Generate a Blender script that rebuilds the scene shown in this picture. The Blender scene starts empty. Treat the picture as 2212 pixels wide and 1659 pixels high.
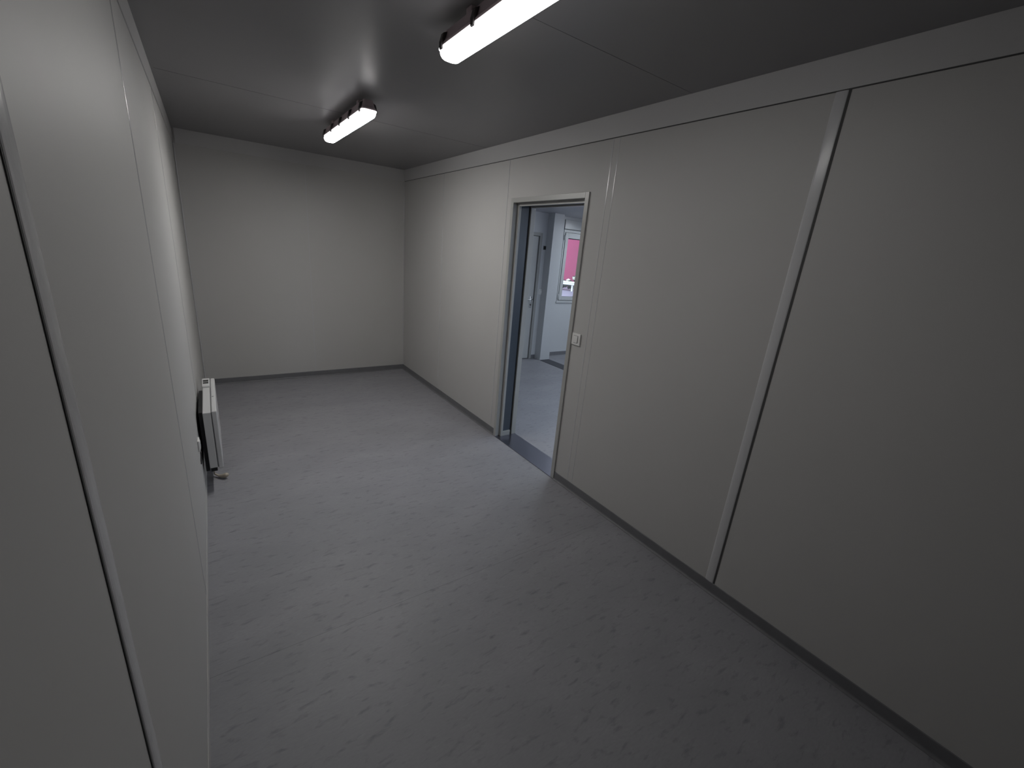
import bpy, bmesh, math, random
from mathutils import Matrix, Vector

S = bpy.context.scene
COL = S.collection
PI = math.pi

# ------------------------------------------------------------------ camera
cam_d = bpy.data.cameras.new('camera')
cam_d.sensor_fit = 'HORIZONTAL'
cam_d.sensor_width = 36.0
cam_d.lens = 36.0 * 920.22 / 2212.0
cam_d.clip_start = 0.02
cam_d.clip_end = 300
cam = bpy.data.objects.new('camera', cam_d)
COL.objects.link(cam)
YAW, PITCH, ROLL = -0.6233, 1.2677, 0.0880
cam.matrix_world = (Matrix.Translation((0, 0, 1.687)) @ Matrix.Rotation(YAW, 4, 'Z')
                    @ Matrix.Rotation(PITCH, 4, 'X') @ Matrix.Rotation(ROLL, 4, 'Z'))
S.camera = cam

# ------------------------------------------------------------------ sky, exposure
LAMP_FAR = 80.0        # emission of the far tube light
LAMP_NEAR = 17.5        # emission of the near tube light
LAMP_ADDED = 56.0  # emission of the unseen tube lights added beyond the doorway
LAMP_SIDE = 4.6        # the ribbed sides of the diffusers are far dimmer than their undersides
SKY = 4.4
w = bpy.data.worlds.new('overcast_sky')
S.world = w
w.use_nodes = True
nt = w.node_tree
nt.nodes.clear()
wo = nt.nodes.new('ShaderNodeOutputWorld')
wb = nt.nodes.new('ShaderNodeBackground')
wb.inputs['Color'].default_value = (0.70, 0.80, 1.0, 1)
wb.inputs['Strength'].default_value = SKY
nt.links.new(wb.outputs[0], wo.inputs[0])
S.view_settings.view_transform = 'Standard'
S.view_settings.look = 'None'
S.view_settings.gamma = 1.0
S.view_settings.exposure = 0.0
S.view_settings.use_curve_mapping = False
S.cycles.use_denoising = True
S.cycles.max_bounces = 10
S.cycles.diffuse_bounces = 7
S.cycles.transparent_max_bounces = 8
S.cycles.sample_clamp_indirect = 4.0
S.cycles.caustics_reflective = False
S.cycles.caustics_refractive = False

# ------------------------------------------------------------------ room measures
XL, XR = -0.1666, 2.0701        # left and right wall faces
YB, YF = 5.4883, -0.50          # far and near end walls
H = 2.50                        # ceiling
TZ = 2.377                      # under edge of the cornice
D0, D1, DZ = 2.202, 3.099, 2.0865   # doorway casing: near, far, top
X2 = 2.268                      # the next module starts here
JA, JB = 4.335, 4.53            # joint between the 2nd and 3rd module
X3 = 6.70
H2 = 2.27
YB2 = 5.46                      # end wall of the 2nd module
YB3 = 5.53                      # window wall of the 3rd module

# ------------------------------------------------------------------ materials
def new_mat(name):
    m = bpy.data.materials.new(name)
    m.use_nodes = True
    n = m.node_tree
    b = n.nodes['Principled BSDF']
    return m, n, b

def plain(name, col, rough=0.5, metal=0.0, spec=0.5, bump=0.0, bscale=300.0, var=0.0, vscale=3.0):
    m, n, b = new_mat(name)
    b.inputs['Base Color'].default_value = (*col, 1)
    b.inputs['Roughness'].default_value = rough
    b.inputs['Metallic'].default_value = metal
    b.inputs['Specular IOR Level'].default_value = spec
    tc = n.nodes.new('ShaderNodeTexCoord')
    if var > 0:
        nz = n.nodes.new('ShaderNodeTexNoise')
        nz.inputs['Scale'].default_value = vscale
        nz.inputs['Detail'].default_value = 3
        n.links.new(tc.outputs['Object'], nz.inputs['Vector'])
        r = n.nodes.new('ShaderNodeValToRGB')
        r.color_ramp.elements[0].position = 0.3
        r.color_ramp.elements[1].position = 0.7
        r.color_ramp.elements[0].color = (*[c * (1 - var) for c in col], 1)
        r.color_ramp.elements[1].color = (*[min(1, c * (1 + var)) for c in col], 1)
        n.links.new(nz.outputs['Fac'], r.inputs['Fac'])
        n.links.new(r.outputs['Color'], b.inputs['Base Color'])
    if bump > 0:
        nb = n.nodes.new('ShaderNodeTexNoise')
        nb.inputs['Scale'].default_value = bscale
        nb.inputs['Detail'].default_value = 2
        n.links.new(tc.outputs['Object'], nb.inputs['Vector'])
        bp = n.nodes.new('ShaderNodeBump')
        bp.inputs['Strength'].default_value = bump
        bp.inputs['Distance'].default_value = 0.001
        n.links.new(nb.outputs['Fac'], bp.inputs['Height'])
        n.links.new(bp.outputs['Normal'], b.inputs['Normal'])
    return m

def emit(name, col, strength):
    m, n, b = new_mat(name)
    b.inputs['Base Color'].default_value = (0.8, 0.8, 0.8, 1)
    b.inputs['Roughness'].default_value = 0.3
    b.inputs['Emission Color'].default_value = (*col, 1)
    b.inputs['Emission Strength'].default_value = strength
    return m

def vinyl(name, seams=()):
    """Grey marbled vinyl: small streaks that run across the room."""
    m, n, b = new_mat(name)
    L = n.links.new
    tc = n.nodes.new('ShaderNodeTexCoord')

    def streak(sx, sy, scale, lo, hi, detail=4.0, off=0.0, rot=0.10):
        mp = n.nodes.new('ShaderNodeMapping')
        mp.inputs['Location'].default_value = (off, off * 1.7, 0)
        mp.inputs['Rotation'].default_value = (0, 0, rot)
        mp.inputs['Scale'].default_value = (sx, sy, 1)
        L(tc.outputs['Object'], mp.inputs['Vector'])
        nz = n.nodes.new('ShaderNodeTexNoise')
        nz.inputs['Scale'].default_value = scale
        nz.inputs['Detail'].default_value = detail
        nz.inputs['Roughness'].default_value = 0.55
        nz.inputs['Distortion'].default_value = 0.3
        L(mp.outputs[0], nz.inputs['Vector'])
        r = n.nodes.new('ShaderNodeMapRange')
        r.inputs['From Min'].default_value = lo
        r.inputs['From Max'].default_value = hi
        L(nz.outputs['Fac'], r.inputs['Value'])
        return r.outputs['Result']
    dark = streak(1.0, 3.0, 13.0, 0.56, 0.78)
    light = streak(1.0, 3.0, 15.0, 0.60, 0.82, off=7.3)
    cloud = streak(1.0, 2.0, 2.2, 0.30, 0.70, off=3.1, detail=3)
    fine = streak(1.0, 3.0, 45.0, 0.35, 0.75, off=1.9, detail=2)

    def mix(a_out, colb, fac_out, k):
        mm = n.nodes.new('ShaderNodeMath')
        mm.operation = 'MULTIPLY'
        mm.inputs[1].default_value = k
        L(fac_out, mm.inputs[0])
        x = n.nodes.new('ShaderNodeMix')
        x.data_type = 'RGBA'
        L(mm.outputs[0], x.inputs['Factor'])
        if isinstance(a_out, tuple):
            x.inputs['A'].default_value = (*a_out, 1)
        else:
            L(a_out, x.inputs['A'])
        x.inputs['B'].default_value = (*colb, 1)
        return x.outputs['Result']
    c = mix((0.305, 0.302, 0.322), (0.25, 0.248, 0.268), cloud, 0.8)
    c = mix(c, (0.22, 0.22, 0.245), fine, 0.35)
    c = mix(c, (0.38, 0.38, 0.40), light, 0.35)
    c = mix(c, (0.135, 0.135, 0.155), dark, 0.75)
    for ys in seams:
        sp = n.nodes.new('ShaderNodeSeparateXYZ')
        L(tc.outputs['Object'], sp.inputs[0])
        a = n.nodes.new('ShaderNodeMath'); a.operation = 'SUBTRACT'; a.inputs[1].default_value = ys
        L(sp.outputs['Y'], a.inputs[0])
        bb = n.nodes.new('ShaderNodeMath'); bb.operation = 'ABSOLUTE'; L(a.outputs[0], bb.inputs[0])
        cc = n.nodes.new('ShaderNodeMath'); cc.operation = 'LESS_THAN'; cc.inputs[1].default_value = 0.0012
        L(bb.outputs[0], cc.inputs[0])
        c = mix(c, (0.12, 0.12, 0.13), cc.outputs[0], 0.6)
    L(c, b.inputs['Base Color'])
    b.inputs['Roughness'].default_value = 0.50
    b.inputs['Specular IOR Level'].default_value = 0.38
    nb = n.nodes.new('ShaderNodeTexNoise')
    nb.inputs['Scale'].default_value = 160
    L(tc.outputs['Object'], nb.inputs['Vector'])
    bp = n.nodes.new('ShaderNodeBump')
    bp.inputs['Strength'].default_value = 0.15
    bp.inputs['Distance'].default_value = 0.001
    L(nb.outputs['Fac'], bp.inputs['Height'])
    L(bp.outputs['Normal'], b.inputs['Normal'])
    return m

def glass(name):
    m = bpy.data.materials.new(name)
    m.use_nodes = True
    n = m.node_tree
    n.nodes.clear()
    o = n.nodes.new('ShaderNodeOutputMaterial')
    t = n.nodes.new('ShaderNodeBsdfTransparent')
    t.inputs['Color'].default_value = (0.93, 0.95, 0.95, 1)
    g = n.nodes.new('ShaderNodeBsdfGlossy')
    g.inputs['Roughness'].default_value = 0.02
    f = n.nodes.new('ShaderNodeFresnel')
    f.inputs['IOR'].default_value = 1.45
    x = n.nodes.new('ShaderNodeMixShader')
    n.links.new(f.outputs[0], x.inputs[0])
    n.links.new(t.outputs[0], x.inputs[1])
    n.links.new(g.outputs[0], x.inputs[2])
    n.links.new(x.outputs[0], o.inputs[0])
    return m

M = {}
M['wall'] = plain('wall_panel', (0.50, 0.493, 0.482), 0.50, spec=0.32, bump=0.05, bscale=500, var=0.012, vscale=2.0)
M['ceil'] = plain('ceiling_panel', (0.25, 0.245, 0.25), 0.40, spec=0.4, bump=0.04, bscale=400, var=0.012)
M['trim'] = plain('trim_panel', (0.50, 0.495, 0.495), 0.40, spec=0.45)
M['strip'] = plain('joint_strip', (0.56, 0.56, 0.57), 0.22, spec=0.6)
M['groove'] = plain('joint_groove', (0.06, 0.06, 0.06), 0.7)
M['hair'] = plain('ceiling_joint', (0.16, 0.16, 0.165), 0.5)
M['floor'] = vinyl('grey_vinyl', seams=(1.612,))
M['base'] = plain('vinyl_skirting', (0.16, 0.16, 0.17), 0.5, var=0.06, vscale=14)
M['frame'] = plain('steel_door_frame', (0.40, 0.40, 0.385), 0.32, spec=0.5)
M['liner'] = plain('blue_grey_liner', (0.060, 0.075, 0.095), 0.22, spec=0.5)
M['black'] = plain('black_rubber_and_shade', (0.008, 0.008, 0.009), 0.6)  # rubber seals, and the painted shade around the heater
M['plate'] = plain('dark_steel_plate', (0.33, 0.33, 0.39), 0.28, metal=1.0, spec=0.5)
M['plate2'] = plain('dark_joint_plate', (0.045, 0.045, 0.055), 0.45, spec=0.4)
M['door'] = plain('grey_door_leaf', (0.42, 0.425, 0.42), 0.4, var=0.01)
M['doorframe'] = plain('grey_door_frame', (0.30, 0.30, 0.29), 0.4)
M['chrome'] = plain('brushed_metal', (0.55, 0.55, 0.55), 0.25, metal=1.0)
M['white'] = plain('white_plastic', (0.75, 0.745, 0.73), 0.35)
M['heater'] = plain('white_enamel', (0.62, 0.62, 0.62), 0.30)
M['cream'] = plain('cream_cable', (0.50, 0.44, 0.36), 0.5)
M['housing'] = plain('grey_lamp_housing', (0.50, 0.41, 0.43), 0.45)
M['clip'] = plain('dark_clip', (0.035, 0.03, 0.03), 0.4)
M['lampA'] = emit('lit_diffuser_far', (1.0, 0.985, 0.96), LAMP_FAR)
M['lampB'] = emit('lit_diffuser_near', (1.0, 0.985, 0.96), LAMP_NEAR)
M['lampAdded'] = emit('lit_diffuser_added', (0.80, 0.90, 1.0), LAMP_ADDED)
M['lampS'] = emit('lit_diffuser_side', (1.0, 0.97, 0.98), LAMP_SIDE)
M['wall2'] = plain('next_wall_panel', (0.52, 0.53, 0.54), 0.40, spec=0.4)
M['ceil2'] = plain('next_ceiling', (0.42, 0.42, 0.45), 0.5)
M['pvc'] = plain('white_window_frame', (0.48, 0.49, 0.49), 0.3)
M['gasket'] = plain('dark_gasket', (0.03, 0.03, 0.035), 0.6)
M['glass'] = glass('window_glass')
M['pink'] = plain('pink_facade', (0.36, 0.062, 0.125), 0.6, var=0.02, vscale=0.5)
M['rail'] = plain('pale_rail', (0.80, 0.80, 0.70), 0.5)
M['ground'] = plain('pale_yard', (0.20, 0.18, 0.215), 0.7, var=0.10, vscale=0.35)
M['outer'] = plain('dark_cladding', (0.10, 0.10, 0.11), 0.6)
M['gapgrey'] = plain('grey_gap', (0.16, 0.16, 0.165), 0.6)
M['vent'] = plain('dark_grille', (0.07, 0.07, 0.075), 0.5)
M['leaf'] = plain('dark_scrub', (0.035, 0.04, 0.03), 0.8, var=0.4, vscale=2)
M['blossom'] = plain('pale_scrub_tops', (0.60, 0.58, 0.46), 0.8, var=0.2, vscale=3)
M['display'] = plain('dark_display', (0.02, 0.022, 0.02), 0.2)

# ------------------------------------------------------------------ mesh helpers
def tag(o, label=None, cat=None, group=None, kind=None):
    if label: o['label'] = label
    if cat: o['category'] = cat
    if group: o['group'] = group
    if kind: o['kind'] = kind
    return o

def link_bm(name, bm, mat, parent=None, smooth=False):
    me = bpy.data.meshes.new(name)
    bmesh.ops.recalc_face_normals(bm, faces=bm.faces)
    bm.to_mesh(me)
    bm.free()
    mats = mat if isinstance(mat, (list, tuple)) else [mat]
    for m_ in mats:
        me.materials.append(m_)
    if smooth:
        for p in me.polygons:
            p.use_smooth = True
    o = bpy.data.objects.new(name, me)
    COL.objects.link(o)
    if parent is not None:
        o.parent = parent
        # parts are written in world coordinates of the thing's own frame
    return o

def add_box(bm, x0, x1, y0, y1, z0, z1, bev=0.0, seg=2, mi=0):
    t = bmesh.new()
    bmesh.ops.create_cube(t, size=1.0)
    for v in t.verts:
        v.co = Vector(((x0 + x1) / 2 + v.co.x * (x1 - x0), (y0 + y1) / 2 + v.co.y * (y1 - y0),
                       (z0 + z1) / 2 + v.co.z * (z1 - z0)))
    if bev > 0:
        bmesh.ops.bevel(t, geom=list(t.edges), offset=bev, segments=seg, profile=0.5, affect='EDGES')
    for f in t.faces:
        f.material_index = mi
    me = bpy.data.meshes.new('tmp')
    t.to_mesh(me)
    t.free()
    bm.from_mesh(me)
    bpy.data.meshes.remove(me)

def boxes(name, lst, mat, parent=None, bev=0.0, loc=(0, 0, 0)):
    bm = bmesh.new()
    for b in lst:
        add_box(bm, *b[:6], bev=(b[6] if len(b) > 6 else bev))
    if any(loc):
        bmesh.ops.translate(bm, verts=bm.verts, vec=-Vector(loc))
    return link_bm(name, bm, mat, parent)

def prism(bm, prof, a, b, axis):
    """Extrude a 2D profile (list of pairs) along an axis from a to b."""
    def P(p, t):
        if axis == 'x': return (t, p[0], p[1])
        if axis == 'y': return (p[0], t, p[1])
        return (p[0], p[1], t)
    v0 = [bm.verts.new(P(p, a)) for p in prof]
    v1 = [bm.verts.new(P(p, b)) for p in prof]
    n = len(prof)
    for i in range(n):
        bm.faces.new((v0[i], v0[(i + 1) % n], v1[(i + 1) % n], v1[i]))
    bm.faces.new(v0)
    bm.faces.new(v1[::-1])

def cyl(bm, p0, p1, r0, r1=None, seg=20):
    p0, p1 = Vector(p0), Vector(p1)
    r1 = r0 if r1 is None else r1
    d = p1 - p0
    m = Matrix.Translation((p0 + p1) / 2) @ d.to_track_quat('Z', 'Y').to_matrix().to_4x4()
    bmesh.ops.create_cone(bm, cap_ends=True, segments=seg, radius1=r0, radius2=r1, depth=d.length, matrix=m)

def tube(bm, pts, rad, seg=12):
    """A tube along points with a radius per point."""
    pts = [Vector(p) for p in pts]
    rings = []
    for i, p in enumerate(pts):
        a = pts[max(0, i - 1)]
        b = pts[min(len(pts) - 1, i + 1)]
        q = (b - a).to_track_quat('Z', 'Y')
        r = rad[i] if isinstance(rad, (list, tuple)) else rad
        rings.append([bm.verts.new(p + q @ Vector((r * math.cos(2 * PI * k / seg), r * math.sin(2 * PI * k / seg), 0)))
                      for k in range(seg)])
    for i in range(len(rings) - 1):
        for k in range(seg):
            bm.faces.new((rings[i][k], rings[i][(k + 1) % seg], rings[i + 1][(k + 1) % seg], rings[i + 1][k]))
    bm.faces.new(rings[0][::-1])
    bm.faces.new(rings[-1])

def struct(name, lst, mat, label, cat, bev=0.0):
    o = boxes(name, lst, mat, None, bev)
    return tag(o, label, cat, kind='structure')

def empty(name, loc):
    o = bpy.data.objects.new(name, None)
    o.empty_display_size = 0.1
    COL.objects.link(o)
    o.location = loc
    return o

def copy_tree(o, parent=None):
    c = o.copy()
    COL.objects.link(c)
    c.parent = parent
    for ch in [k for k in bpy.data.objects if k.parent == o]:
        copy_tree(ch, c)
    return c

# ------------------------------------------------------------------ room shell
T = 0.05
struct('floor', [(XL - 0.1, XR, YF - 0.1, YB + 0.1, -0.08, 0)], M['floor'],
       'grey marbled vinyl floor of the long empty room in front', 'floor')
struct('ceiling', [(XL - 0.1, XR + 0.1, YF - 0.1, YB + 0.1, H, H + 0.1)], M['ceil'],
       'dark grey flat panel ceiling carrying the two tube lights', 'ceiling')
struct('wall_left', [(XL - 0.1, XL, YF - 0.1, YB + 0.1, 0, H)], M['wall'],
       'pale grey panelled wall on the left with the heater', 'wall')
struct('wall_back', [(XL, XR, YB, YB + 0.1, 0, H)], M['wall'],
       'pale grey end wall at the far end of the room', 'wall')
struct('wall_front', [(XL, XR, YF - 0.1, YF, 0, H)], M['outer'],  # out of view; kept dark so less light bounces into the near room
       'unseen end wall behind the camera, dark to cut bounce', 'wall')
struct('wall_right', [(XR, XR + T, YF, D0 + 0.012, 0, H), (XR, XR + T, D1 - 0.012, YB + 0.1, 0, H),
                      (XR, XR + T, D0 + 0.012, D1 - 0.012, DZ - 0.012, H)], M['wall'],
       'long pale grey panelled wall on the right with the doorway', 'wall')

# cornices: slanted flat boards along the long walls and the end wall
def cornice(name, prof, a, b, axis, label):
    bm = bmesh.new()
    prism(bm, prof, a, b, axis)
    return tag(link_bm(name, bm, M['trim']), label, 'cornice', kind='structure')
cornice('trim_1', [(XR, TZ), (XR - 0.006, TZ), (XR - 0.012, H), (XR, H)], YF, YB, 'y',
        'long pale cornice board along the top of the right wall')
cornice('trim_2', [(XL, TZ), (XL + 0.004, TZ), (XL + 0.006, H), (XL, H)], YF, YB, 'y',
        'pale cornice board along the top of the left wall')
cornice('trim_3', [(YB, TZ), (YB - 0.006, TZ), (YB - 0.016, H), (YB, H)], XL + 0.02, XR - 0.012, 'x',
        'pale cornice board along the top of the far end wall')
struct('trim_4', [(XR - 0.003, XR, YF, YB, TZ - 0.004, TZ)], M['groove'],
       'thin dark gap line under the cornice of the right wall', 'joint')

# skirting: coved vinyl upstand
def skirting(name, segs, wallpos, sign, axis, label, m_=None):
    bm = bmesh.new()
    prof = [(wallpos, 0.0)]
    R = 0.012
    prof.append((wallpos + sign * (R + 0.004), 0.0))
    for k in range(0, 6):
        a = PI / 2 * k / 5
        prof.append((wallpos + sign * (0.004 + R - R * math.sin(a)), 0.001 + R - R * math.cos(a)))
    prof.append((wallpos + sign * 0.004, 0.062))
    prof.append((wallpos + sign * 0.002, 0.065))
    prof.append((wallpos, 0.065))
    for a, b in segs:
        prism(bm, prof, a, b, axis)
    return tag(link_bm(name, bm, m_ or M['base']), label, 'skirting', kind='structure')
skirting('baseboard_right', [(YF, D0), (D1, YB)], XR, -1, 'y', 'dark grey vinyl skirting along the foot of the right wall')
struct('baseboard_left', [(XL, XL + 0.003, YF, YB, 0, 0.05)], M['wall'], 'thin pale skirting along the foot of the left wall', 'skirting', 0.001)
skirting('baseboard_back', [(XL + 0.004, XR - 0.004)], YB, -1, 'x', 'dark grey vinyl skirting along the foot of the far end wall')

# panel joints
tn = [5]
def joint(box, m_, label, bev=0.0):
    o = struct('trim_%d' % tn[0], [box], m_, label, 'joint', bev)
    tn[0] += 1
    return o
def cover_strip(y, side, wdt, proud, label, dark=True):
    """Slightly domed cover strip over a wall joint, with a dark gap on its near side."""
    x = XR if side > 0 else XL
    bm = bmesh.new()
    prof = [(x, y)]
    for k in range(9):
        a = PI * k / 8
        prof.append((x - side * proud * (0.35 + 0.65 * math.sin(a)), y + wdt * (1 - math.cos(a)) / 2))
    prof.append((x, y + wdt))
    prism(bm, prof, 0.066, TZ - 0.004, 'z')
    o = tag(link_bm('trim_%d' % tn[0], bm, M['strip'], smooth=False), label, 'joint', kind='structure')
    tn[0] += 1
    return o
cover_strip(0.862, 1, 0.044, 0.005, 'wide vertical cover strip on the right wall nearest the camera')
joint((XR - 0.0015, XR, 0.853, 0.862, 0.066, TZ - 0.004), M['groove'], 'thin dark gap beside the wide cover strip of the right wall')
cover_strip(0.712, -1, 0.046, 0.005, 'vertical cover strip on the left wall nearest the camera')
joint((XL, XL + 0.0015, 0.708, 0.712, 0.066, TZ - 0.004), M['groove'], 'thin dark gap beside the near cover strip of the left wall')
cover_strip(2.014, -1, 0.014, 0.0016, 'vertical cover strip on the left wall between camera and heater')
cover_strip(3.42, -1, 0.016, 0.0016, 'vertical cover strip on the left wall behind the heater')
joint((XR - 0.0012, XR, 2.055, 2.061, 0.066, TZ - 0.004), M['strip'], 'faint vertical joint on the right wall just before the doorway')
joint((XR - 0.0012, XR, 2.005, 2.010, 0.066, TZ - 0.004), M['strip'], 'second faint vertical joint on the right wall, left of the near joint')
joint((XR - 0.002, XR, 3.168, 3.176, 0.066, TZ - 0.004), M['strip'], 'pale vertical joint on the right wall just past the doorway')
joint((XR - 0.002, XR, 4.372, 4.380, 0.066, TZ - 0.004), M['strip'], 'pale vertical joint on the right wall near the far corner')
joint((0.950, 0.957, YB - 0.0015, YB, 0.066, TZ - 0.004), M['strip'], 'faint vertical joint in the middle of the far end wall')
joint((XL + 0.001, XL + 0.012, YB - 0.012, YB - 0.001, 0.066, TZ - 0.004), M['strip'], 'vertical corner strip between left wall and far end wall', 0.003)
joint((XR - 0.010, XR - 0.001, YB - 0.010, YB - 0.001, 0.066, TZ - 0.004), M['strip'], 'vertical corner strip between right wall and far end wall', 0.003)
joint((XL + 0.02, XR - 0.012, 1.553, 1.555, H - 0.0008, H), M['hair'], 'hairline joint across the ceiling by the near light')
joint((XL + 0.02, XR - 0.012, 3.530, 3.532, H - 0.0008, H), M['hair'], 'hairline joint across the ceiling above the far light')

# ------------------------------------------------------------------ doorway between the modules
dw = empty('door_1', (XR, (D0 + D1) / 2, 0))
tag(dw, 'open doorway with grey steel double frame in the right wall', 'doorway', kind='structure')
def dpart(name, lst, m_, bev=0.0, label=None, par=dw):
    o = boxes(name, lst, m_, par, bev, loc=(XR, (D0 + D1) / 2, 0))
    if label: o['label'] = label
    return o
A0, A1, AZ = D0, D1, DZ        # outer casing
cw = 0.036
def ring(x0, x1, off0, off1, bot=0.0, bev=0.0):
    """A door-shaped ring (two uprights and a head), between two offsets from the casing's outer edge."""
    return [(x0, x1, A0 + off0, A0 + off1, bot, AZ - off0), (x0, x1, A1 - off1, A1 - off0, bot, AZ - off0),
            (x0, x1, A0 + off1, A1 - off1, AZ - off1, AZ - off0)]
dpart('door_frame', ring(XR - 0.010, XR + 0.004, 0.0, cw) + ring(XR + 0.004, XR + 0.036, 0.012, 0.032)
      + ring(XR + 0.036, XR + 0.058, 0.012, 0.058), M['frame'], 0.0015)
dpart('frame_liner', [(XR + 0.058, XR + 0.142, D1 - 0.046, D1 - 0.030, 0.045, AZ - 0.046),
                      (XR + 0.058, XR + 0.142, D0 + 0.030, D0 + 0.046, 0.045, AZ - 0.046),
                      ], M['liner'], 0.0, 'blue grey inner lining of the doorway')
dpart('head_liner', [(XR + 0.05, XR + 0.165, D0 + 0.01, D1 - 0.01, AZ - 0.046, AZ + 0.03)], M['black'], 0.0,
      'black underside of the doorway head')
dpart('frame_foot', [(XR + 0.056, XR + 0.140, D1 - 0.058, D1 - 0.030, 0.002, 0.050),
                     (XR + 0.056, XR + 0.140, D0 + 0.030, D0 + 0.058, 0.002, 0.050)], M['frame'], 0.002)
dpart('rubber_seal', [(XR + 0.142, XR + 0.160, D1 - 0.040, D1 - 0.028, 0.002, AZ),
                      (XR + 0.142, XR + 0.160, D0 + 0.028, D0 + 0.040, 0.002, AZ)], M['black'], 0.0,
      'black seal between the two frames')
dpart('outer_frame', ring(XR + 0.160, X2 + 0.008, 0.012, 0.056), M['frame'], 0.0015)

tp = boxes('threshold_plate', [(XR - 0.012, X2 + 0.004, D0 + 0.004, D1 - 0.004, 0.0, 0.005)], M['plate'], None, 0.0015)
tag(tp, 'dark steel threshold plate on the floor of the open doorway', 'threshold')

# ------------------------------------------------------------------ neighbouring modules
struct('floor_neighbour', [(XR, X3 + 0.1, YF - 0.1, YB3 + 0.1, -0.08, -0.0005)], M['floor'],
       'grey vinyl floor of the rooms beyond the doorway', 'floor')
struct('ceiling_neighbour', [(XR + T, X3 + 0.1, YF - 0.1, YB3 + 0.1, H2, H2 + 0.33)], M['ceil2'],
       'low grey ceiling of the rooms beyond the doorway', 'ceiling')
struct('wall_middle', [(X2 - 0.10, X2, YF, D0 + 0.012, 0, H2), (X2 - 0.10, X2, D1 - 0.012, YB3 + 0.1, 0, H2),
                       (X2 - 0.10, X2, D0 + 0.012, D1 - 0.012, DZ - 0.012, H2)], M['wall2'],
       'back of the dividing wall as seen from the next room', 'wall')
DX1 = 4.250      # right outer edge of the far door's frame
DH = 1.975
struct('wall_far', [(X2, 3.36, YB2, YB2 + 0.1, 0, H2), (DX1 - 0.01, JA, YB2, YB2 + 0.1, 0, H2),
                    (3.36, DX1 - 0.01, YB2, YB2 + 0.1, DH - 0.01, H2), (3.3, 4.3, YB2 + 0.12, YB2 + 0.17, 0, H2)], M['wall2'],
       'pale wall with a closed door seen through the doorway', 'wall')
struct('wall_pier', [(JA, JB, 5.31, YB3 + 0.1, 0, H2)], M['wall2'],
       'bright white pier between the two rooms seen through the doorway', 'pier')
WX0, WX1, WZ0, WZ1 = 4.735, 5.80, 0.905, 2.225
struct('wall_window_side', [(JB, WX0, YB3, YB3 + 0.12, 0, H2), (WX1, X3, YB3, YB3 + 0.12, 0, H2),
                            (WX0, WX1, YB3, YB3 + 0.12, 0, WZ0), (WX0, WX1, YB3, YB3 + 0.12, WZ1, H2)], M['wall2'],
       'pale wall holding the window, seen through the doorway', 'wall')
# end walls towards the camera side, with wide unseen windows added to light the two rooms
NW = [(2.75, 4.05), (4.75, 6.45)]
lst = [(X2, X3 + 0.1, YF - 0.1, YF, 0, 0.55), (X2, X3 + 0.1, YF - 0.1, YF, 2.15, H2)]
xs = [X2, NW[0][0], NW[0][1], NW[1][0], NW[1][1], X3 + 0.1]
for k in (0, 2, 4):
    lst.append((xs[k], xs[k + 1], YF - 0.1, YF, 0.55, 2.15))
struct('wall_near_neighbour', lst, M['wall2'], 'near end wall of the rooms beyond the doorway', 'wall')
struct('wall_outer', [(X3, X3 + 0.1, YF, YB3 + 0.1, 0, 0.9), (X3, X3 + 0.1, YF, YB3 + 0.1, 2.1, H2),
                      (X3, X3 + 0.1, YF, 1.2, 0.9, 2.1), (X3, X3 + 0.1, 2.9, YB3 + 0.1, 0.9, 2.1)], M['wall2'],
       'outer side wall of the last room beyond the doorway', 'wall')
js = boxes('joint_plate', [(JA, JB, YF + 0.01, 5.31, -0.0005, 0.004)], M['plate2'], None, 0.001)
tag(js, 'long dark steel joint plate on the floor between the two far rooms', 'joint plate')
bm = bmesh.new()
add_box(bm, DX1, JA - 0.002, YB2 - 0.006, YB2, 0, 0.062, 0.001)
tag(link_bm('baseboard_neighbour', bm, M['base']), 'short skirting piece right of the far door', 'skirting', kind='structure')
struct('baseboard_window_side', [(JB, X3, YB3 - 0.006, YB3, -0.0005, 0.062)], M['base'],
       'grey skirting under the window wall', 'skirting', 0.001)

# far door (closed)
d2 = empty('door_2', (4.0, YB2, 0))
tag(d2, 'closed pale grey door with lever handle seen through the doorway', 'door', kind='structure')
def d2part(name, lst, m_, bev=0.0, label=None, par=d2, loc=(4.0, YB2, 0)):
    o = boxes(name, lst, m_, par, bev, loc=loc)
    if label: o['label'] = label
    return o
DX0 = 3.37
d2part('door_frame', [(DX1 - 0.045, DX1, YB2 - 0.012, YB2 + 0.10, 0, DH), (DX0, DX0 + 0.045, YB2 - 0.012, YB2 + 0.10, 0, DH),
                      (DX0 + 0.045, DX1 - 0.045, YB2 - 0.012, YB2 + 0.10, DH - 0.045, DH)], M['doorframe'], 0.002)
leaf = d2part('door_leaf', [(DX0 + 0.05, DX1 - 0.052, YB2 + 0.012, YB2 + 0.052, 0.008, DH - 0.05)], M['door'], 0.002)
hx, hz, hy = 4.150, 0.955, YB2 + 0.012
bm = bmesh.new()
add_box(bm, hx - 0.018, hx + 0.018, hy - 0.008, hy, hz - 0.115, hz + 0.065, 0.003)
cyl(bm, (hx, hy - 0.005, hz + 0.02), (hx, hy - 0.05, hz + 0.02), 0.009)
tube(bm, [(hx + 0.006, hy - 0.048, hz + 0.02), (hx - 0.03, hy - 0.052, hz + 0.02), (hx - 0.11, hy - 0.05, hz + 0.018), (hx - 0.125, hy - 0.045, hz + 0.017)],
     [0.010, 0.010, 0.009, 0.008])
bmesh.ops.translate(bm, verts=bm.verts, vec=-Vector((4.0, YB2, 0)))
h = link_bm('door_handle', bm, M['chrome'], leaf, True)
h['label'] = 'metal lever handle on a long plate'
bm = bmesh.new()
cyl(bm, (hx, hy - 0.009, hz - 0.07), (hx, hy - 0.018, hz - 0.07), 0.011)
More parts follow.
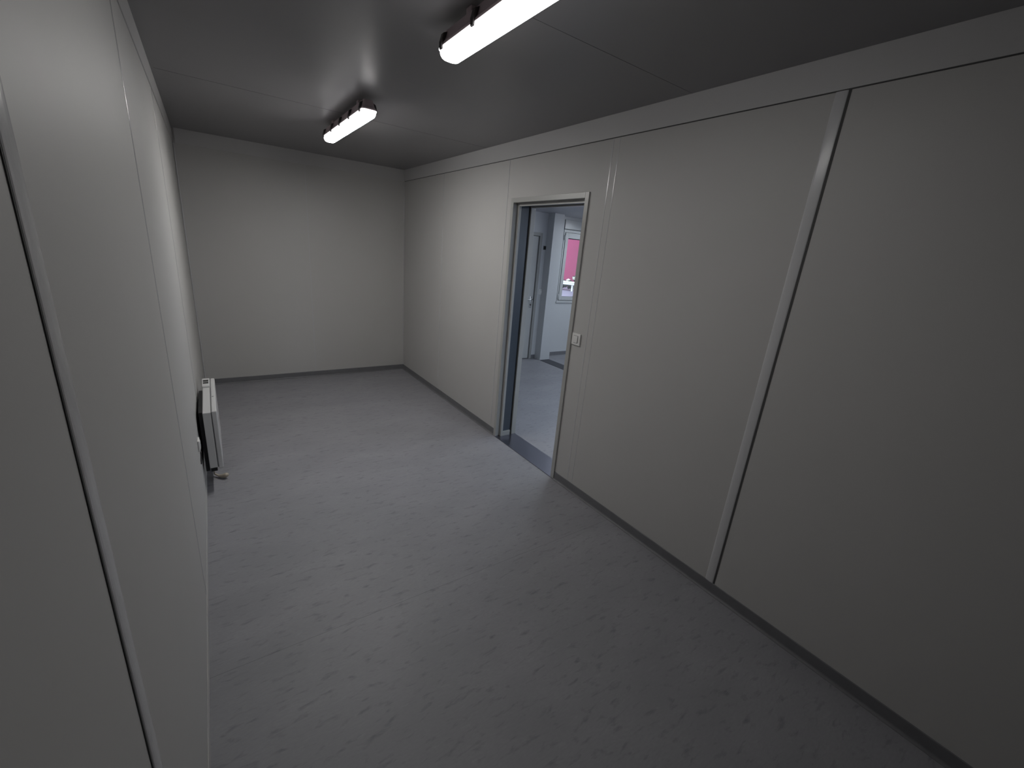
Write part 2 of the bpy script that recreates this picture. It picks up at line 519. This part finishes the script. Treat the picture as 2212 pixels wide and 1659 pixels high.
bmesh.ops.translate(bm, verts=bm.verts, vec=-Vector((4.0, YB2, 0)))
link_bm('lock_cylinder', bm, M['clip'], leaf)

# window
w1 = empty('window_1', (WX0, YB3, 0))
tag(w1, 'window with pale frame and shutter box seen through the doorway', 'window', kind='structure')
def wpart(name, lst, m_, bev=0.0, label=None):
    o = boxes(name, lst, m_, w1, bev, loc=(WX0, YB3, 0))
    if label: o['label'] = label
    return o
wy = YB3
PX0, PX1, PZ0, PZ1 = 4.826, 5.71, 1.013, 1.948
wpart('window_frame', [(WX0, WX0 + 0.022, wy - 0.010, wy + 0.07, 0.935, 2.075), (WX1 - 0.022, WX1, wy - 0.010, wy + 0.07, 0.935, 2.075),
                       (WX0 + 0.022, WX1 - 0.022, wy - 0.010, wy + 0.07, 0.935, 0.950),
                       (WX0 + 0.022, WX1 - 0.022, wy - 0.010, wy + 0.07, 2.035, 2.075)], M['pvc'], 0.002)
wpart('frame_gap', [(WX0 + 0.020, WX0 + 0.030, wy - 0.004, wy + 0.05, 0.95, 2.035), (WX1 - 0.03, WX1 - 0.02, wy - 0.004, wy + 0.05, 0.95, 2.035),
                    (WX0 + 0.03, WX1 - 0.03, wy - 0.004, wy + 0.05, 0.949, 0.956), (WX0 + 0.03, WX1 - 0.03, wy - 0.004, wy + 0.05, 2.030, 2.036)],
      M['gasket'], 0, 'dark gap between frame and sash')
wpart('window_sash', [(WX0 + 0.030, PX0, wy - 0.018, wy + 0.05, 0.956, 2.030), (PX1, WX1 - 0.030, wy - 0.018, wy + 0.05, 0.956, 2.030),
                      (PX0, PX1, wy - 0.018, wy + 0.05, 0.956, PZ0), (PX0, PX1, wy - 0.018, wy + 0.05, PZ1, 2.030)], M['pvc'], 0.003)
wpart('window_gasket', [(PX0, PX1, wy + 0.006, wy + 0.03, PZ1 - 0.010, PZ1), (PX0, PX1, wy + 0.006, wy + 0.03, PZ0, PZ0 + 0.004),
                        (PX0, PX0 + 0.003, wy + 0.006, wy + 0.03, PZ0, PZ1), (PX1 - 0.003, PX1, wy + 0.006, wy + 0.03, PZ0, PZ1)], M['gasket'])
wpart('window_pane', [(PX0, PX1, wy + 0.014, wy + 0.018, PZ0, PZ1)], M['glass'])
wpart('shutter_box', [(WX0, WX1, wy - 0.012, wy + 0.10, 2.085, WZ1)], M['pvc'], 0.003)
wpart('box_joint', [(WX0 + 0.002, WX1 - 0.002, wy - 0.004, wy + 0.08, 2.074, 2.086), (WX0 - 0.006, WX0, wy - 0.003, wy + 0.02, 2.07, WZ1)], M['gasket'], 0, 'dark joint under the shutter box')
wpart('window_sill', [(WX0 - 0.012, WX1 + 0.012, wy - 0.014, wy + 0.02, 0.910, 0.936)], M['pvc'], 0.002)
wpart('sill_shadow_gap', [(WX0 - 0.010, WX1 + 0.010, wy - 0.006, wy + 0.01, 0.905, 0.911)], M['gasket'])
for zc in (1.02, 1.955):
    bm = bmesh.new()
    cyl(bm, (0.014, -0.018, zc - 0.038), (0.014, -0.018, zc + 0.038), 0.009)
    link_bm('hinge', bm, M['pvc'], w1, True)

# unseen windows added to brighten the neighbouring rooms: frame bars only
def added_window(name, box, axis, label):
    x0, x1, y0, y1, z0, z1 = box
    o = empty(name, (x0, y0, 0))
    tag(o, label, 'window', kind='structure')
    b = 0.06
    if axis == 'x':
        xm = (x0 + x1) / 2
        L_ = [(x0, x0 + b, y0, y1, z0, z1), (x1 - b, x1, y0, y1, z0, z1), (xm - b / 2, xm + b / 2, y0, y1, z0, z1),
              (x0 + b, x1 - b, y0, y1, z0, z0 + b), (x0 + b, x1 - b, y0, y1, z1 - b, z1)]
        g = [(x0 + b, x1 - b, (y0 + y1) / 2 - 0.002, (y0 + y1) / 2 + 0.002, z0 + b, z1 - b)]
    else:
        ym = (y0 + y1) / 2
        L_ = [(x0, x1, y0, y0 + b, z0, z1), (x0, x1, y1 - b, y1, z0, z1), (x0, x1, ym - b / 2, ym + b / 2, z0, z1),
              (x0, x1, y0 + b, y1 - b, z0, z0 + b), (x0, x1, y0 + b, y1 - b, z1 - b, z1)]
        g = [((x0 + x1) / 2 - 0.002, (x0 + x1) / 2 + 0.002, y0 + b, y1 - b, z0 + b, z1 - b)]
    boxes('window_frame', L_, M['pvc'], o, loc=(x0, y0, 0))
    boxes('window_pane', g, M['glass'], o, loc=(x0, y0, 0))
added_window('window_added_2', (NW[0][0], NW[0][1], YF - 0.08, YF - 0.03, 0.55, 2.15), 'x', 'added unseen near end window of the middle room')
added_window('window_added_3', (NW[1][0], NW[1][1], YF - 0.08, YF - 0.03, 0.55, 2.15), 'x', 'added unseen near end window of the last room')
added_window('window_added_4', (X3 + 0.02, X3 + 0.07, 1.2, 2.9, 0.9, 2.1), 'y', 'added unseen side window of the last room')

def portal(loc, rot, sx, sy):
    l = bpy.data.lights.new('window_portal', 'AREA')
    l.shape = 'RECTANGLE'
    l.size, l.size_y = sx, sy
    l.cycles.is_portal = True
    o = bpy.data.objects.new('window_portal', l)
    COL.objects.link(o)
    o.location = loc
    o.rotation_euler = rot
portal(((PX0 + PX1) / 2, YB3 + 0.13, 1.48), (-PI / 2, 0, 0), 0.9, 0.95)
portal((3.40, YF - 0.11, 1.35), (PI / 2, 0, 0), 1.3, 1.6)
portal((5.60, YF - 0.11, 1.35), (PI / 2, 0, 0), 1.7, 1.6)
portal((X3 + 0.11, 2.05, 1.5), (0, PI / 2, 0), 1.2, 1.7)

# ------------------------------------------------------------------ things in the neighbouring room
def wall_plate(name, loc, facing, size, label, cat, mat, rocker=True, group=None):
    """Square wall plate with rounded rim and a rocker. facing: unit vector out of the wall."""
    e = empty(name, loc)
    tag(e, label, cat, group)
    s = size / 2
    bm = bmesh.new()
    add_box(bm, -s, s, -0.010, 0, -s, s, 0.004, 3)
    p = link_bm('switch_plate' if rocker else 'grille_plate', bm, mat, e)
    if rocker:
        bm = bmesh.new()
        add_box(bm, -s * 0.50, s * 0.50, -0.011, -0.002, -s * 0.62, s * 0.62, 0.0)
        g = link_bm('rocker_gap', bm, M['gasket'], e)
        g['label'] = 'thin dark gap around the rocker'
        bm = bmesh.new()
        add_box(bm, -s * 0.46, s * 0.46, -0.0145, -0.004, -s * 0.58, s * 0.58, 0.002, 2)
        link_bm('rocker', bm, mat, e)
    else:
        bm = bmesh.new()
        for k in range(5):
            x = -s * 0.66 + k * s * 0.33
            add_box(bm, x - 0.002, x + 0.002, -0.013, -0.006, -s * 0.75, s * 0.75)
        link_bm('slat', bm, M['display'], e)
    e.rotation_euler = (0, 0, facing)
    return e

wall_plate('light_switch', (4.320, YB2, 1.092), 0.0, 0.080,
           'small white light switch right of the far door through the doorway', 'light switch', M['white'])
wall_plate('wall_grille', (4.318, YB2, 1.765), 0.0, 0.056,
           'small dark square grille high right of the far door', 'grille', M['vent'], rocker=False)
wall_plate('light_switch', (XR, 2.152, 1.132), -PI / 2, 0.084,
           'square white light switch on the right wall beside the doorway', 'light switch', M['white'])

# ------------------------------------------------------------------ tube lights
def rrect(hx_, hy_, r, n=7):
    pts = []
    for cx, cy, a0 in ((hx_ - r, hy_ - r, 0), (-hx_ + r, hy_ - r, PI / 2), (-hx_ + r, -hy_ + r, PI), (hx_ - r, -hy_ + r, 1.5 * PI)):
        for k in range(n):
            a = a0 + PI / 2 * k / (n - 1)
            pts.append((cx + r * math.cos(a), cy + r * math.sin(a)))
    return pts

def loft(bm, layers):
    rings = []
    for z, hx_, hy_, r in layers:
        rings.append([bm.verts.new((x, y, z)) for x, y in rrect(hx_, hy_, r)])
    n = len(rings[0])
    for a, b in zip(rings, rings[1:]):
        for k in range(n):
            bm.faces.new((a[k], a[(k + 1) % n], b[(k + 1) % n], b[k]))
    bm.faces.new(rings[0])
    bm.faces.new(rings[-1][::-1])

LEN = 1.08
def tube_light(loc, mat, label, group):
    e = empty('ceiling_light', loc)          # origin: on the ceiling, centre of the lamp
    tag(e, label, 'ceiling light', group)
    hl = LEN / 2
    W_ = 0.044
    bm = bmesh.new()
    loft(bm, [(-0.028, W_ - 0.016, hl - 0.020, 0.012), (-0.060, W_ - 0.009, hl - 0.012, 0.016), (-0.070, W_ - 0.004, hl - 0.005, 0.020),
              (-0.073, W_ + 0.001, hl, 0.022), (-0.083, W_ + 0.001, hl, 0.022)])
    link_bm('lamp_housing', bm, M['housing'], e)
    bm = bmesh.new()
    lay = [(-0.0832, W_ + 0.0022, hl + 0.0012, 0.023), (-0.088, W_ + 0.0022, hl + 0.0012, 0.023), (-0.090, W_ - 0.001, hl - 0.002, 0.022)]
    for k in range(1, 7):
        a = PI / 2 * k / 6
        ins = 0.024 * (1 - math.cos(a))
        lay.append((-0.095 - 0.027 * math.sin(a), W_ - 0.001 - ins, hl - 0.002 - ins * 1.1, 0.022 - 0.0016 * k + 0.004))
    loft(bm, lay)
    for f in bm.faces:
        f.material_index = 1 if f.calc_center_median().z > -0.113 else 0
    link_bm('diffuser', bm, [mat, M['lampS']], e, True)
    for s in (-1, 1):
        for k in range(5):
            y = -hl + 0.045 + k * (LEN - 0.09) / 4
            bm = bmesh.new()
            prof = [(s * (W_ - 0.014), -0.036), (s * (W_ + 0.002), -0.044), (s * (W_ + 0.010), -0.072), (s * (W_ + 0.009), -0.094),
                    (s * (W_ + 0.003), -0.096), (s * (W_ + 0.0026), -0.078), (s * (W_ - 0.004), -0.066)]
            prism(bm, prof, y - 0.010, y + 0.010, 'y')
            link_bm('clip', bm, M['clip'], e)
    for y in (-hl + 0.2, hl - 0.2):
        bm = bmesh.new()
        add_box(bm, -0.018, 0.018, y - 0.02, y + 0.02, -0.030, 0, 0.002)
        link_bm('mounting_bracket', bm, M['housing'], e)
    return e
GL = 'tube lights on the ceiling'
GN = 'added unseen tube lights of the rooms beyond the doorway'
tube_light((0.888, 2.935 + LEN / 2, H), M['lampA'], 'whole lit tube light on the ceiling deeper in the room', GL)
tube_light((0.874, 1.855 - LEN / 2, H), M['lampB'], 'lit tube light nearest the camera, cut off by the picture top', GL)

for x_, y_, lb in ((3.30, 2.80, 'added unseen cool tube light on the low ceiling right behind the doorway'),  # unseen lamps, added to brighten the rooms beyond the doorway
                   (3.30, 0.60, 'added unseen cool tube light at the near end of the middle room'),
                   (5.15, 4.62, 'added unseen cool tube light on the ceiling by the window with shutter box'),  # placed to add glare on the threshold plate as well
                   (5.60, 1.60, 'added unseen cool tube light at the near end of the last room')):
    tube_light((x_, y_, H2), M['lampAdded'], lb, GN)

# ------------------------------------------------------------------ convector heater on the left wall
HX, HY0, HY1, HZ0, HZ1 = XL, 3.09, 3.83, 0.160, 0.562
ht = empty('convector_heater', (XL, 3.46, 0.160))
tag(ht, 'white electric convector heater hung low on the left wall', 'heater')
def hpart(name, lst, m_, bev=0.0, label=None, par=ht):
    o = boxes(name, lst, m_, par, bev, loc=(XL, 3.46, 0.160))
    if label: o['label'] = label
    return o
bx0, bx1, fx1 = XL + 0.036, XL + 0.078, XL + 0.110
hpart('heater_body', [(bx0, bx1, HY0, HY1 - 0.105, HZ0 + 0.010, HZ1 - 0.006)], M['heater'], 0.003)
hpart('panel_gap', [(bx1, bx1 + 0.005, HY0 + 0.003, HY1 - 0.004, HZ0 + 0.012, HZ1 - 0.008)], M['gapgrey'], 0, 'dark gap between body and front panel')
fp = hpart('front_panel', [(bx1 + 0.005, fx1, HY0, HY1, HZ0, HZ1)], M['heater'], 0.006)
hpart('indicator_slot', [(bx1 + 0.010, fx1 - 0.012, HY0 + 0.295, HY0 + 0.303, HZ1 - 0.002, HZ1 + 0.0006)], M['gasket'], 0,
      'small dark slot on top of the panel', fp)
cb = hpart('control_box', [(bx0 - 0.004, bx1 + 0.002, HY1 - 0.215, HY1 - 0.02, HZ0 + 0.13, HZ1 + 0.010)], M['heater'], 0.006)
hpart('display', [(bx0 + 0.004, bx1 - 0.006, HY1 - 0.160, HY1 - 0.125, HZ1 + 0.009, HZ1 + 0.0115),
                  (bx0 + 0.004, bx1 - 0.006, HY1 - 0.110, HY1 - 0.070, HZ1 + 0.009, HZ1 + 0.0115)], M['display'], 0,
      'two dark control windows', cb)
hpart('gap_shade', [(XL + 0.014, bx0 - 0.002, HY0 + 0.03, HY1 - 0.25, HZ0 - 0.02, HZ1 - 0.012)], M['black'], 0, 'black slab standing in for the shade behind the body')  # shade of the gap to the wall, built as a black slab
hpart('shade_under_body', [(bx0 + 0.004, bx1 - 0.004, HY0 + 0.03, HY1 - 0.14, HZ0 - 0.028, HZ0 + 0.011)], M['black'], 0, 'black block standing in for the shade under the body')  # shadow below the heater, built as a black block

# cream cable running from under the heater to the floor, with a thick blunt end
bm = bmesh.new()
pts = [(XL + 0.055, 3.34, 0.128), (XL + 0.050, 3.335, 0.10), (XL + 0.046, 3.32, 0.055), (XL + 0.048, 3.30, 0.022), (XL + 0.070, 3.275, 0.014),
       (XL + 0.090, 3.255, 0.016), (XL + 0.106, 3.243, 0.022), (XL + 0.118, 3.238, 0.030), (XL + 0.124, 3.236, 0.036)]
tube(bm, pts, [0.004, 0.004, 0.0045, 0.005, 0.008, 0.013, 0.016, 0.015, 0.009], 14)
cb2 = link_bm('power_cable', bm, M['cream'], None, True)
tag(cb2, 'cream cable with thick blunt end lying on floor under the heater', 'cable')

# wall socket with a black lead just before the heater
sk = empty('wall_socket', (XL, 2.93, 0.42))
tag(sk, 'small white socket on the left wall just before the heater', 'socket')
bm = bmesh.new()
add_box(bm, 0, 0.010, -0.035, 0.035, -0.035, 0.035, 0.004, 3)
link_bm('socket_plate', bm, M['white'], sk)
bm = bmesh.new()
add_box(bm, 0.008, 0.013, -0.022, 0.022, -0.022, 0.022, 0.002)
link_bm('socket_face', bm, M['white'], sk)
bm = bmesh.new()
tube(bm, [(0.010, -0.02, -0.040), (0.009, -0.018, -0.06), (0.005, -0.01, -0.10), (0.004, 0.0, -0.13)], 0.0035, 10)
ld = link_bm('lead', bm, M['clip'], sk, True)
ld['label'] = 'black lead under the socket'

# ------------------------------------------------------------------ outside, seen through the window
GZ = -0.98
struct('ground', [(-60, 90, -60, 90, GZ - 0.2, GZ)], M['ground'], 'pale lavender yard outside the window', 'ground')
u = Vector((1.9, -3.9, 0)).normalized()      # the rail runs nearer towards the right
C0 = Vector((22.9, 25.6, GZ))
nrm = Vector((-u.y, u.x, 0))
if nrm.y < 0: nrm = -nrm
def oriented(bm):
    m_ = Matrix(((u.x, nrm.x, 0), (u.y, nrm.y, 0), (0, 0, 1)))
    for v in bm.verts:
        v.co = m_ @ v.co
gr = empty('guard_rail', C0)
tag(gr, 'pale guard rail across the yard outside the window', 'guard rail')
bm = bmesh.new()
prof = [(0.0, 0.46), (-0.06, 0.50), (-0.06, 0.56), (-0.01, 0.60), (-0.06, 0.64), (-0.06, 0.70), (0.0, 0.74), (0.02, 0.74), (0.02, 0.46)]
prism(bm, prof, -14, 14, 'x')
oriented(bm)
link_bm('rail_beam', bm, M['rail'], gr)
for k in range(-6, 8):
    bm = bmesh.new()
    add_box(bm, k * 2.0 + 0.30, k * 2.0 + 0.42, 0.02, 0.14, 0, 0.72)
    oriented(bm)
    link_bm('rail_post', bm, M['rail'], gr)
# scrub behind the rail
random.seed(4)
bm = bmesh.new()
for k in range(260):
    a = random.uniform(-12, 12)
    b_ = random.uniform(0.5, 1.4)
    r = random.uniform(0.10, 0.24)
    z = random.uniform(0.15, 0.95 + 0.16 * math.sin(a * 1.3) + 0.10 * math.sin(a * 3.1))
    t = bmesh.new()
    bmesh.ops.create_icosphere(t, subdivisions=1, radius=r)
    for v in t.verts:
        v.co *= random.uniform(0.75, 1.2)
        v.co += Vector((a, b_, z))
    for f in t.faces:
        f.material_index = 1 if z > 0.62 and random.random() < 0.85 else 0
    me = bpy.data.meshes.new('t'); t.to_mesh(me); t.free(); bm.from_mesh(me); bpy.data.meshes.remove(me)
oriented(bm)
sc = link_bm('scrub', bm, [M['leaf'], M['blossom']])
sc.location = C0
tag(sc, 'low dark scrub with pale tops behind the guard rail outside', 'scrub', kind='stuff')
# pink building
pb = empty('street_building', C0 + nrm * 5.0)
tag(pb, 'large plain pink building outside the window', 'building')
bm = bmesh.new()
add_box(bm, -22, 22, 0, 12, 0, 7.0)
oriented(bm)
link_bm('facade', bm, M['pink'], pb)
bm = bmesh.new()
add_box(bm, -22.1, 22.1, -0.1, 12.1, 7.0, 7.25)
oriented(bm)
link_bm('roof_edge', bm, M['outer'], pb)
